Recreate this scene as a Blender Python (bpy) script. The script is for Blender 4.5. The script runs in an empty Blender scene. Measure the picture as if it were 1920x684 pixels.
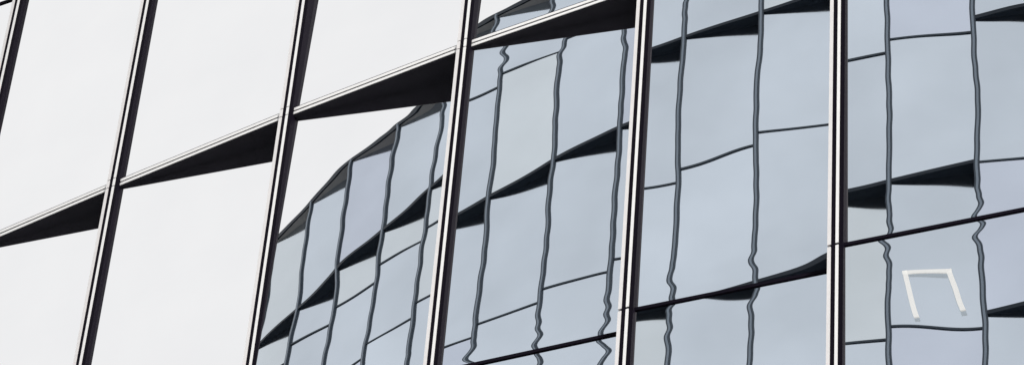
import bpy, math, random
import numpy as np
from mathutils import Matrix, Vector
random.seed(4)
sc=bpy.context.scene
sc.view_settings.view_transform='Standard'; sc.view_settings.look='None'; sc.view_settings.exposure=0
EYE=1.6
def link(o):
    sc.collection.objects.link(o); return o

# ------------------------------------------------------------------ materials
def principled(name,col,rough=0.5,metal=0.0,noise=0.0,nscale=3.0,spec=0.5):
    m=bpy.data.materials.new(name);m.use_nodes=True;nt=m.node_tree
    b=nt.nodes["Principled BSDF"]
    b.inputs['Base Color'].default_value=(*col,1);b.inputs['Roughness'].default_value=rough;b.inputs['Metallic'].default_value=metal
    b.inputs['Specular IOR Level'].default_value=spec
    if noise>0:
        tc=nt.nodes.new("ShaderNodeTexCoord");n=nt.nodes.new("ShaderNodeTexNoise");n.inputs['Scale'].default_value=nscale;n.inputs['Detail'].default_value=6
        mx=nt.nodes.new("ShaderNodeMix");mx.data_type='RGBA'
        mx.inputs[6].default_value=(*[c*(1-noise) for c in col],1);mx.inputs[7].default_value=(*[min(1,c*(1+noise)) for c in col],1)
        nt.links.new(tc.outputs['Object'],n.inputs['Vector']);nt.links.new(n.outputs['Fac'],mx.inputs[0]);nt.links.new(mx.outputs[2],b.inputs['Base Color'])
    return m
alu=principled("white_aluminium",(0.90,0.885,0.865),0.45,0.1,0.06,9)
alu_grey=principled("grey_aluminium",(0.80,0.77,0.755),0.45,0.1,0.09,9)
black=principled("black_gasket",(0.006,0.0045,0.009),0.65,spec=.03)
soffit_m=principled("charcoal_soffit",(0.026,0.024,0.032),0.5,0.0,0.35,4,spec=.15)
slate=principled("slate_metal",(0.034,0.051,0.072),0.45,spec=.3)
slate_light=principled("pale_slate_metal",(0.18,0.23,0.29),0.4)
slate_dark=principled("dark_slate_soffit",(0.013,0.021,0.033),0.5,spec=.2)
concrete=principled("concrete",(0.30,0.30,0.30),0.8,0,0.2,1.5)
asphalt=principled("asphalt",(0.05,0.05,0.052),0.9,0,0.3,6)
paving=principled("paving",(0.28,0.27,0.26),0.8,0,0.2,2)
paint=principled("road_paint",(0.8,0.8,0.78),0.7)

def mirror_glass():
    m=bpy.data.materials.new("mirror_glass");m.use_nodes=True;nt=m.node_tree;N=nt.nodes.new;L=nt.links.new
    b=nt.nodes["Principled BSDF"];b.inputs['Metallic'].default_value=1;b.inputs['Roughness'].default_value=0.0
    tc=N("ShaderNodeTexCoord");oi=N("ShaderNodeObjectInfo");geo=N("ShaderNodeNewGeometry")
    # faint dirt film on the coating
    dn=N("ShaderNodeTexNoise");dn.inputs['Scale'].default_value=1.3;dn.inputs['Detail'].default_value=5;L(tc.outputs['Object'],dn.inputs['Vector'])
    dr=N("ShaderNodeValToRGB");dr.color_ramp.elements[0].position=.3;dr.color_ramp.elements[0].color=(.950,.952,.958,1);dr.color_ramp.elements[1].position=.7;dr.color_ramp.elements[1].color=(.978,.978,.98,1)
    L(dn.outputs['Fac'],dr.inputs[0]);L(dr.outputs[0],b.inputs['Base Color'])
    rnd=N("ShaderNodeMath");rnd.operation='MULTIPLY';rnd.inputs[1].default_value=60;L(oi.outputs['Random'],rnd.inputs[0])
    def noise(scale,amp,mask=None,detail=1.0):
        mp=N("ShaderNodeMapping");mp.inputs['Scale'].default_value=scale;L(tc.outputs['Object'],mp.inputs['Vector'])
        cb=N("ShaderNodeCombineXYZ");L(rnd.outputs[0],cb.inputs[1])
        L(cb.outputs[0],mp.inputs['Location'])
        n=N("ShaderNodeTexNoise");n.inputs['Scale'].default_value=1;n.inputs['Detail'].default_value=detail;L(mp.outputs[0],n.inputs['Vector'])
        s=N("ShaderNodeVectorMath");s.operation='SUBTRACT';s.inputs[1].default_value=(.5,.5,.5);L(n.outputs['Color'],s.inputs[0])
        k=N("ShaderNodeVectorMath");k.operation='MULTIPLY';k.inputs[1].default_value=(amp[0],0,amp[1]);L(s.outputs[0],k.inputs[0])
        if mask is None: return k
        q=N("ShaderNodeVectorMath");q.operation='SCALE';L(k.outputs[0],q.inputs[0]);L(mask,q.inputs['Scale']);return q
    # roller-wave distortion is strongest near the top and bottom edges of a pane
    sp=N("ShaderNodeSeparateXYZ");L(tc.outputs['Generated'],sp.inputs[0])
    a=N("ShaderNodeMath");a.operation='SUBTRACT';a.inputs[1].default_value=.5;L(sp.outputs[2],a.inputs[0])
    ab=N("ShaderNodeMath");ab.operation='ABSOLUTE';L(a.outputs[0],ab.inputs[0])
    mr=N("ShaderNodeMapRange");mr.inputs[1].default_value=.36;mr.inputs[2].default_value=.5;mr.inputs[3].default_value=0;mr.inputs[4].default_value=1;L(ab.outputs[0],mr.inputs[0])
    n1=noise((1.1,1,1.0),(0.0020,0.0038),detail=0)
    n2=noise((0.8,1,4.2),(0.0008,0.0006),detail=0)
    n3=noise((0.7,1,7.0),(0.0078,0.0030),mr.outputs[0],detail=0)
    s1=N("ShaderNodeVectorMath");L(n1.outputs[0],s1.inputs[0]);L(n2.outputs[0],s1.inputs[1])
    s2=N("ShaderNodeVectorMath");L(s1.outputs[0],s2.inputs[0]);L(n3.outputs[0],s2.inputs[1])
    vt=N("ShaderNodeVectorTransform");vt.vector_type='VECTOR';vt.convert_from='OBJECT';vt.convert_to='WORLD';L(s2.outputs[0],vt.inputs[0])
    s3=N("ShaderNodeVectorMath");L(geo.outputs['Normal'],s3.inputs[0]);L(vt.outputs[0],s3.inputs[1])
    nm=N("ShaderNodeVectorMath");nm.operation='NORMALIZE';L(s3.outputs[0],nm.inputs[0]);L(nm.outputs[0],b.inputs['Normal'])
    return m
glass=mirror_glass()

def tower_glass():
    m=bpy.data.materials.new("blue_glass");m.use_nodes=True;nt=m.node_tree;N=nt.nodes.new;L=nt.links.new
    b=nt.nodes["Principled BSDF"];b.inputs['Metallic'].default_value=1;b.inputs['Roughness'].default_value=0.12
    at=N("ShaderNodeAttribute");at.attribute_name="tint"
    tc=N("ShaderNodeTexCoord");n=N("ShaderNodeTexNoise");n.inputs['Scale'].default_value=.35;n.inputs['Detail'].default_value=3;L(tc.outputs['Object'],n.inputs['Vector'])
    mr=N("ShaderNodeMapRange");mr.inputs[1].default_value=.3;mr.inputs[2].default_value=.7;mr.inputs[3].default_value=.91;mr.inputs[4].default_value=1.06;L(n.outputs['Fac'],mr.inputs[0])
    sc_=N("ShaderNodeVectorMath");sc_.operation='SCALE';L(at.outputs['Color'],sc_.inputs[0]);L(mr.outputs[0],sc_.inputs['Scale'])
    L(sc_.outputs[0],b.inputs['Base Color'])
    return m
bglass=tower_glass()
lamp_m=bpy.data.materials.new("lit_tube");lamp_m.use_nodes=True
_b=lamp_m.node_tree.nodes["Principled BSDF"];_b.inputs['Base Color'].default_value=(.5,.5,.49,1);_b.inputs['Emission Color'].default_value=(1,.99,.95,1);_b.inputs['Emission Strength'].default_value=.5

# ------------------------------------------------------------------ mesh builder
class MB:
    def __init__(s): s.v=[];s.f=[];s.m=[];s.c=[]
    def poly(s,pts,mi=0,col=(1,1,1)):
        k=len(s.v);s.v+= [tuple(map(float,p)) for p in pts];s.f.append(tuple(range(k,k+len(pts))));s.m.append(mi);s.c.append(col)
    def prism(s,plan,z0,z1,mi=0,mtop=None):
        n=len(plan)
        s.poly([(p[0],p[1],z0) for p in plan][::-1],mi);s.poly([(p[0],p[1],z1) for p in plan],mi)
        for i in range(n):
            a=plan[i];b=plan[(i+1)%n];s.poly([(a[0],a[1],z0),(b[0],b[1],z0),(b[0],b[1],z1),(a[0],a[1],z1)],mi)
    def hexa(s,lo,hi,mi=0):
        s.poly(lo[::-1],mi);s.poly(hi,mi)
        for i in range(4):
            j=(i+1)%4;s.poly([lo[i],lo[j],hi[j],hi[i]],mi)
    def obj(s,name,mats,parent=None,origin=None,basis=None,xf=None,tint=False):
        V=[Vector(p) for p in s.v]
        if xf: V=[Vector(xf(p)) for p in V]
        V=[v+Vector((0,0,EYE)) for v in V]
        M=Matrix.Identity(4)
        if origin is None:
            c=sum(V,Vector())/len(V);origin=Vector((c.x,c.y,min(v.z for v in V)))
        else: origin=Vector(origin)+Vector((0,0,EYE))
        if basis: M=Matrix((basis[0],basis[1],basis[2])).transposed().to_4x4()
        M=Matrix.Translation(origin)@M
        Mi=M.inverted()
        me=bpy.data.meshes.new(name);me.from_pydata([Mi@v for v in V],[],s.f)
        for m in mats: me.materials.append(m)
        for p,mi in zip(me.polygons,s.m): p.material_index=mi
        if tint:
            at=me.color_attributes.new("tint",'FLOAT_COLOR','CORNER')
            for p,c in zip(me.polygons,s.c):
                for li in p.loop_indices: at.data[li].color=(*c,1)
        me.validate();me.update()
        o=link(bpy.data.objects.new(name,me))
        if parent:
            o.parent=parent;o.matrix_parent_inverse=parent.matrix_world.inverted()
        o.matrix_world=M
        return o
def empty(name,loc,label,cat):
    e=link(bpy.data.objects.new(name,None));e.location=loc;e["label"]=label;e["category"]=cat
    e.matrix_world=Matrix.Translation(loc);return e

# ------------------------------------------------------------------ facade plan (metres, z measured from eye height)
nodes={0:np.array((-3.509,26.5835)),1:np.array((-1.9926,25.5321)),2:np.array((-0.495,24.5529)),3:np.array((0.9849,23.6645)),4:np.array((2.5127,22.7717))}
d=-35.6;p=nodes[0]
for i in range(-1,-10,-1):
    w=1.66 if i==-1 else 1.8
    p=p-w*np.array((math.cos(math.radians(d)),math.sin(math.radians(d))));nodes[i]=p;d-=1.3
d=-29.2;p=nodes[4]
for i in range(5,14):
    p=p+1.77*np.array((math.cos(math.radians(d)),math.sin(math.radians(d))));nodes[i]=p;d+=1.0
FIRST,LAST=-9,13
LV=[0.33+3.81*j for j in range(0,11)]      # levels; odd index = ledge
def bdir(i):
    a=nodes[i+1]-nodes[i];return math.atan2(a[1],a[0])
def pane_par(i,j):
    base={1:math.radians(-25.6)+.010,2:math.radians(-24.2),3:math.radians(-23.5)+.0083,4:math.radians(-22.3)-.0056}
    lean={2:0.0,3:-.0029,4:-.0091}
    th=base.get(i,bdir(i)+math.radians(7.0));ax=lean.get(i,0.0);cz=(LV[j]+LV[j+1])/2;ins=0
    if j==6: cz=25.0
    if i==1 and j==6: ax=.0194;cz=26.2
    if i==1 and j==5: ins=-.05
    if i==1 and j==7: ax=.024;ins=.05
    if i==2 and j==7: ax=.0258;ins=.05
    if i==3 and j==5: ax=-.004
    return th,ax,cz,ins
def facade_in(i):
    t=bdir(i);return np.array((-math.sin(t),math.cos(t)))
def pane_geo(i,j):
    th,ax,cz,ins=pane_par(i,j)
    P=nodes[i];dv=np.array((math.cos(th),math.sin(th)));inn=facade_in(i)
    A=np.array([dv,-inn]).T;s,t=np.linalg.solve(A,nodes[i+1]-P)
    Q=P+dv*s
    n=np.array((math.sin(th)*math.cos(ax),-math.cos(th)*math.cos(ax),math.sin(ax)));m=np.array((math.sin(th),-math.cos(th),0))
    c=np.array((P[0],P[1],cz))-m*ins
    def on(b,z):
        q=np.array((b[0],b[1],z));k=-((q-c)@n)/(m@n);return q+m*k
    return P,Q,on,n,m,dv

office=empty("glass_office_building",(nodes[2][0],nodes[2][1],0),"curved glass office building with white-edged mullions and dark sawtooth ledges","building")
rest=MB()
for i in range(FIRST,LAST):
    for j in range(0,10):
        P,Q,on,n,m,dv=pane_geo(i,j)
        z0=LV[j];z1=LV[j+1]
        c=[on(P,z0),on(Q,z0),on(Q,z1),on(P,z1)]
        if -2<=i<=5 and 4<=j<=8:
            b=MB();b.poly(c)
            X=Vector((dv[0],dv[1],0));Yv=Vector((-n[0],-n[1],-n[2]))
            b.obj("window",[glass],office,origin=tuple(c[0]),basis=(X,Yv,X.cross(Yv)))
        else: rest.poly(c)
        lv=j+1
        if lv%2==0:
            t=MB()
            l0=[on(P,z1-.016)+m*.012,on(Q,z1-.016)+m*.012,on(Q,z1-.016)-m*.06,on(P,z1-.016)-m*.06]
            l1=[on(P,z1+.016)+m*.012,on(Q,z1+.016)+m*.012,on(Q,z1+.016)-m*.06,on(P,z1+.016)-m*.06]
            t.hexa(l0,l1)
            if -2<=i<=5 and 3<=j<=8: t.obj("transom",[black],office)
            else: [rest.poly([t.v[a] for a in f],1) for f in t.f]
        else:
            fi=facade_in(i)
            A0=P-fi*.012;B0=nodes[i+1]-fi*.012;C0=Q+fi*.10;D0=P+fi*.10
            t=MB()
            t.prism([A0,B0,C0,D0],z1,z1+.100,0)
            f0=-fi*.007
            for a,bz in ((.004,.034),(.052,.084)):
                t.prism([A0+f0,B0+f0,B0+fi*.004,A0+fi*.004],z1+a,z1+bz,1)
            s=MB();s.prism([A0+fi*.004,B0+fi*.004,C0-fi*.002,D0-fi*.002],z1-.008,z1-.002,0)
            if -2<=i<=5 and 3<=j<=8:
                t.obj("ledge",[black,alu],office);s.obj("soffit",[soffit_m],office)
            else:
                for f,mi in zip(t.f,t.m): rest.poly([t.v[a] for a in f],1 if mi==0 else 2)
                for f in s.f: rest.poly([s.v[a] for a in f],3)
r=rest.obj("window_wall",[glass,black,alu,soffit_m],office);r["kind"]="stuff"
# mullions
for i in range(FIRST,LAST+1):
    t=bdir(min(max(i,FIRST),LAST-1));
    if FIRST<i<LAST: t=(bdir(i)+bdir(i-1))/2
    u=np.array((math.cos(t),math.sin(t)));v=np.array((math.sin(t),-math.cos(t)));P=nodes[i]
    def rect(a,b,c_,d_): return [P+u*a+v*d_,P+u*a+v*c_,P+u*b+v*c_,P+u*b+v*d_]
    M=MB()
    M.prism(rect(-.045,.066,-.30,.040),LV[0],LV[-1]+.15,0)
    brk=[LV[0]]
    for k in range(1,10):
        if k%2: brk+= [LV[k]-.010,LV[k]+.000,LV[k]+.092,LV[k]+.102]
        else: brk+=[LV[k]-.012,LV[k]+.012]
    brk.append(LV[-1]+.15)
    for a,b in zip(brk[0::2],brk[1::2]):
        M.prism(rect(-.064,-.035,.000,.047),a,b,2)
        M.prism(rect(.004,.028,.020,.047),a,b,1)
    M.obj("mullion",[black,alu,alu_grey],office)
# building body behind the glass
B=MB()
front=[nodes[i]+facade_in(min(i,LAST-1))*.42 for i in range(FIRST,LAST+1)]
back=[front[-1]+np.array((7,13)),front[0]+np.array((7,13))]
B.prism(front+back,-EYE,LV[-1]+.4,0)
B.obj("wall",[concrete],office,origin=(nodes[2][0],nodes[2][1],-EYE))

# ------------------------------------------------------------------ opposite curved tower
cx,cy,R,phi0,w,zR,zW,per=31.8638,94.7945,46.6253,3.983,1.6924,73.9209,62.8373,7.4448
th2=math.radians(-24.2);n2=np.array((math.sin(th2),-math.cos(th2),0.0));c2=np.array((nodes[2][0],nodes[2][1],25.0))
def mir(P):
    P=np.array(P);return tuple(P-2*((P-c2)@n2)*n2)
def ph(i): return phi0+w/R*(i-6)
def node(i): return np.array((cx+R*math.cos(ph(i)),cy+R*math.sin(ph(i))))
def inw(i): return -np.array((math.cos(ph(i)),math.sin(ph(i))))
def tan(i): return np.array((-math.sin(ph(i)),math.cos(ph(i))))
base_c=mir((cx,cy,0))
tower=empty("curved_glass_tower",(base_c[0],base_c[1],0),"tall round blue-grey glass tower with dark stepped ledges","building")
NC=int(2*math.pi*R/w)
REC=.30
zb=-EYE
gw=MB();oth=MB()
def tint():
    k=random.random();f=random.uniform(.95,1.04)
    a=(0.600,0.668,0.745);b_=(0.565,0.620,0.720);c_=(0.64,0.700,0.745)
    q=a if k<.70 else (b_ if k<.82 else c_)
    return tuple(x*f for x in q)
i0=-80
for i in range(i0,i0+NC+1):
    last=(i==i0+NC)
    V0=node(i);V1=node(i+1) if not last else node(i0);E=V1+inw(i+1)*REC
    led=[];thin=[]
    for k in range(-9,2):
        a=zW+per*k;b_=zW+per*(k-.5)
        if i>=13: a,b_=b_,a
        if a>zb+1: led.append(a)
        if b_>zb+1: thin.append(b_)
    if i<=3: thin.append(zW+per-1.2)
    allz=sorted([q for q in led+thin if q<zR-1]);edges=[zb]+allz+[zR]
    for a,b_ in zip(edges[:-1],edges[1:]):
        gw.poly([(V0[0],V0[1],a),(E[0],E[1],a),(E[0],E[1],b_),(V0[0],V0[1],b_)],0,tint())
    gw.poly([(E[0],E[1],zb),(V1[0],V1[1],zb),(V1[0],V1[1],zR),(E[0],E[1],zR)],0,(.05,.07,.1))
    near=(-12<=i<=24)
    fi=inw(i)
    for a in led+[zR]:
        t=MB();t.prism([V0-fi*.03,V1-inw(i+1)*.03,E+inw(i+1)*.05,V0+fi*.05],a,a+(.09 if a<zR-.1 else .16),0)
        if near and a>40: t.obj("ledge",[slate_dark],tower,xf=mir)
        else: [oth.poly([t.v[q] for q in f],0) for f in t.f]
    t=MB()
    for a in thin:
        t.prism([V0-fi*.02,E-inw(i+1)*.02,E+inw(i+1)*.05,V0+fi*.05],a,a+.038,0)
    [oth.poly([t.v[q] for q in f],1) for f in t.f]
    u=tan(i);v=-inw(i)
    def rect(a,b,c_,d_): return [V0+u*a+v*d_,V0+u*a+v*c_,V0+u*b+v*c_,V0+u*b+v*d_]
    t=MB();t.prism(rect(-.052,.052,-.22,.03),zb,zR+.1,0);t.prism(rect(-.020,.024,0.0,.036),zb,zR+.1,1)
    if -5<=i<=22: t.obj("mullion",[slate,slate_light],tower,xf=mir)
    else:
        for f,mi in zip(t.f,t.m): oth.poly([t.v[q] for q in f],2 if mi==0 else 3)
gw.obj("glass_wall",[bglass],tower,xf=mir,tint=True)
o=oth.obj("facade_trim",[slate_dark,slate,slate,slate_light],tower,xf=mir);o["kind"]="stuff"
rf=MB();rf.poly([tuple(node(i))+(zR-.02,) for i in range(i0,i0+NC+1)]);rf.obj("roof",[concrete],tower,xf=mir)
# light fitting of the tower
V0=node(12);u=tan(12);v=-inw(12)
def lp(a,dz,o=.0):
    q=V0+u*a+v*(o+.03-REC*a/w);return np.array((q[0],q[1],zW-per-dz))
L=MB();pts=[(.50,3.50),(.30,2.42),(1.08,2.42),(1.27,3.30)]
hw=.044
for (a,b_) in zip(pts[:-1],pts[1:]):
    a=np.array(a);b_=np.array(b_);t=(b_-a)/np.linalg.norm(b_-a);n_=np.array((-t[1],t[0]))*hw;a=a-t*hw;b_=b_+t*hw
    c4=[a+n_,b_+n_,b_-n_,a-n_]
    L.hexa([lp(*q,-.01) for q in c4],[lp(*q,.02) for q in c4])
L.obj("ceiling_light",[lamp_m],tower,xf=mir)

# ------------------------------------------------------------------ ground
def sheet(name,x0,y0,x1,y1,z,mat):
    b=MB();b.poly([(x0,y0,z-EYE),(x1,y0,z-EYE),(x1,y1,z-EYE),(x0,y1,z-EYE)]);o=b.obj(name,[mat]);o["kind"]="structure";return o
sheet("ground",-1500,-1500,1500,1500,0.0,concrete)
fd=np.array((math.cos(math.radians(-31)),math.sin(math.radians(-31))));fn=np.array((fd[1],-fd[0]))
C=nodes[2]
def strip(name,o0,o1,z,mat,l=60,h=None):
    b=MB();q=[C-fd*l+fn*o0,C+fd*l+fn*o0,C+fd*l+fn*o1,C-fd*l+fn*o1]
    if h: b.prism(q,z-h-EYE,z-EYE)
    else: b.poly([(p[0],p[1],z-EYE) for p in q])
    o=b.obj(name,[mat]);o["kind"]="structure"
strip("pavement",3,9,.13,paving,60,.12)
strip("road",9,17,.008,asphalt)
for k in range(-8,9):
    b=MB();q0=C+fd*(k*6)+fn*(12.93);q=[q0,q0+fd*3,q0+fd*3+fn*(.14),q0+fn*(.14)];b.poly([(p[0],p[1],.014-EYE) for p in q]);o=b.obj("road_marking",[paint]);o["kind"]="structure"

# ------------------------------------------------------------------ sky and sun
wd=bpy.data.worlds.new("World");sc.world=wd;wd.use_nodes=True;nt=wd.node_tree;nt.nodes.clear();N=nt.nodes.new;Lk=nt.links.new
sdir=Vector((.30,-.85,.42)).normalized()
el=math.asin(sdir.z);az=math.atan2(sdir.x,sdir.y)
sky=N("ShaderNodeTexSky");sky.sky_type='NISHITA';sky.sun_disc=False;sky.sun_elevation=el;sky.sun_rotation=az
b1=N("ShaderNodeBackground");b1.inputs[1].default_value=.08;Lk(sky.outputs[0],b1.inputs[0])
b2=N("ShaderNodeBackground");b2.inputs[1].default_value=1.0
tc=N("ShaderNodeTexCoord");ns=N("ShaderNodeTexNoise");ns.inputs['Scale'].default_value=3;ns.inputs['Detail'].default_value=4;Lk(tc.outputs['Generated'],ns.inputs['Vector'])
cr=N("ShaderNodeValToRGB");cr.color_ramp.elements[0].position=.3;cr.color_ramp.elements[0].color=(.91,.910,.918,1);cr.color_ramp.elements[1].position=.7;cr.color_ramp.elements[1].color=(.965,.963,.962,1)
Lk(ns.outputs['Fac'],cr.inputs[0]);Lk(cr.outputs[0],b2.inputs[0])
mx=N("ShaderNodeMixShader");mx.inputs[0].default_value=.93;ow=N("ShaderNodeOutputWorld")
Lk(b1.outputs[0],mx.inputs[1]);Lk(b2.outputs[0],mx.inputs[2]);Lk(mx.outputs[0],ow.inputs[0])
sl=bpy.data.lights.new("sun",'SUN');sl.energy=3.8;sl.angle=math.radians(10);sl.color=(1,.98,.955)
so=link(bpy.data.objects.new("sun",sl));so.rotation_euler=sdir.to_track_quat('Z','Y').to_euler();so.location=(0,-20,60)

# ------------------------------------------------------------------ camera
cam=bpy.data.cameras.new("camera");cam.sensor_width=36;cam.lens=150;cam.clip_end=4000;cam.clip_start=.1
co=link(bpy.data.objects.new("camera",cam));sc.camera=co
U=(0.08870253,0.99605816);al=0.80305004;ca,sa=math.cos(al),math.sin(al)
Xl=Vector((1,0,0));Up=Vector((0,-sa,ca));F=Vector((0,ca,sa))
X=U[1]*Xl+U[0]*Up;Y=-U[0]*Xl+U[1]*Up
co.matrix_world=Matrix.Translation((0,0,EYE))@Matrix((X,Y,-F)).transposed().to_4x4()
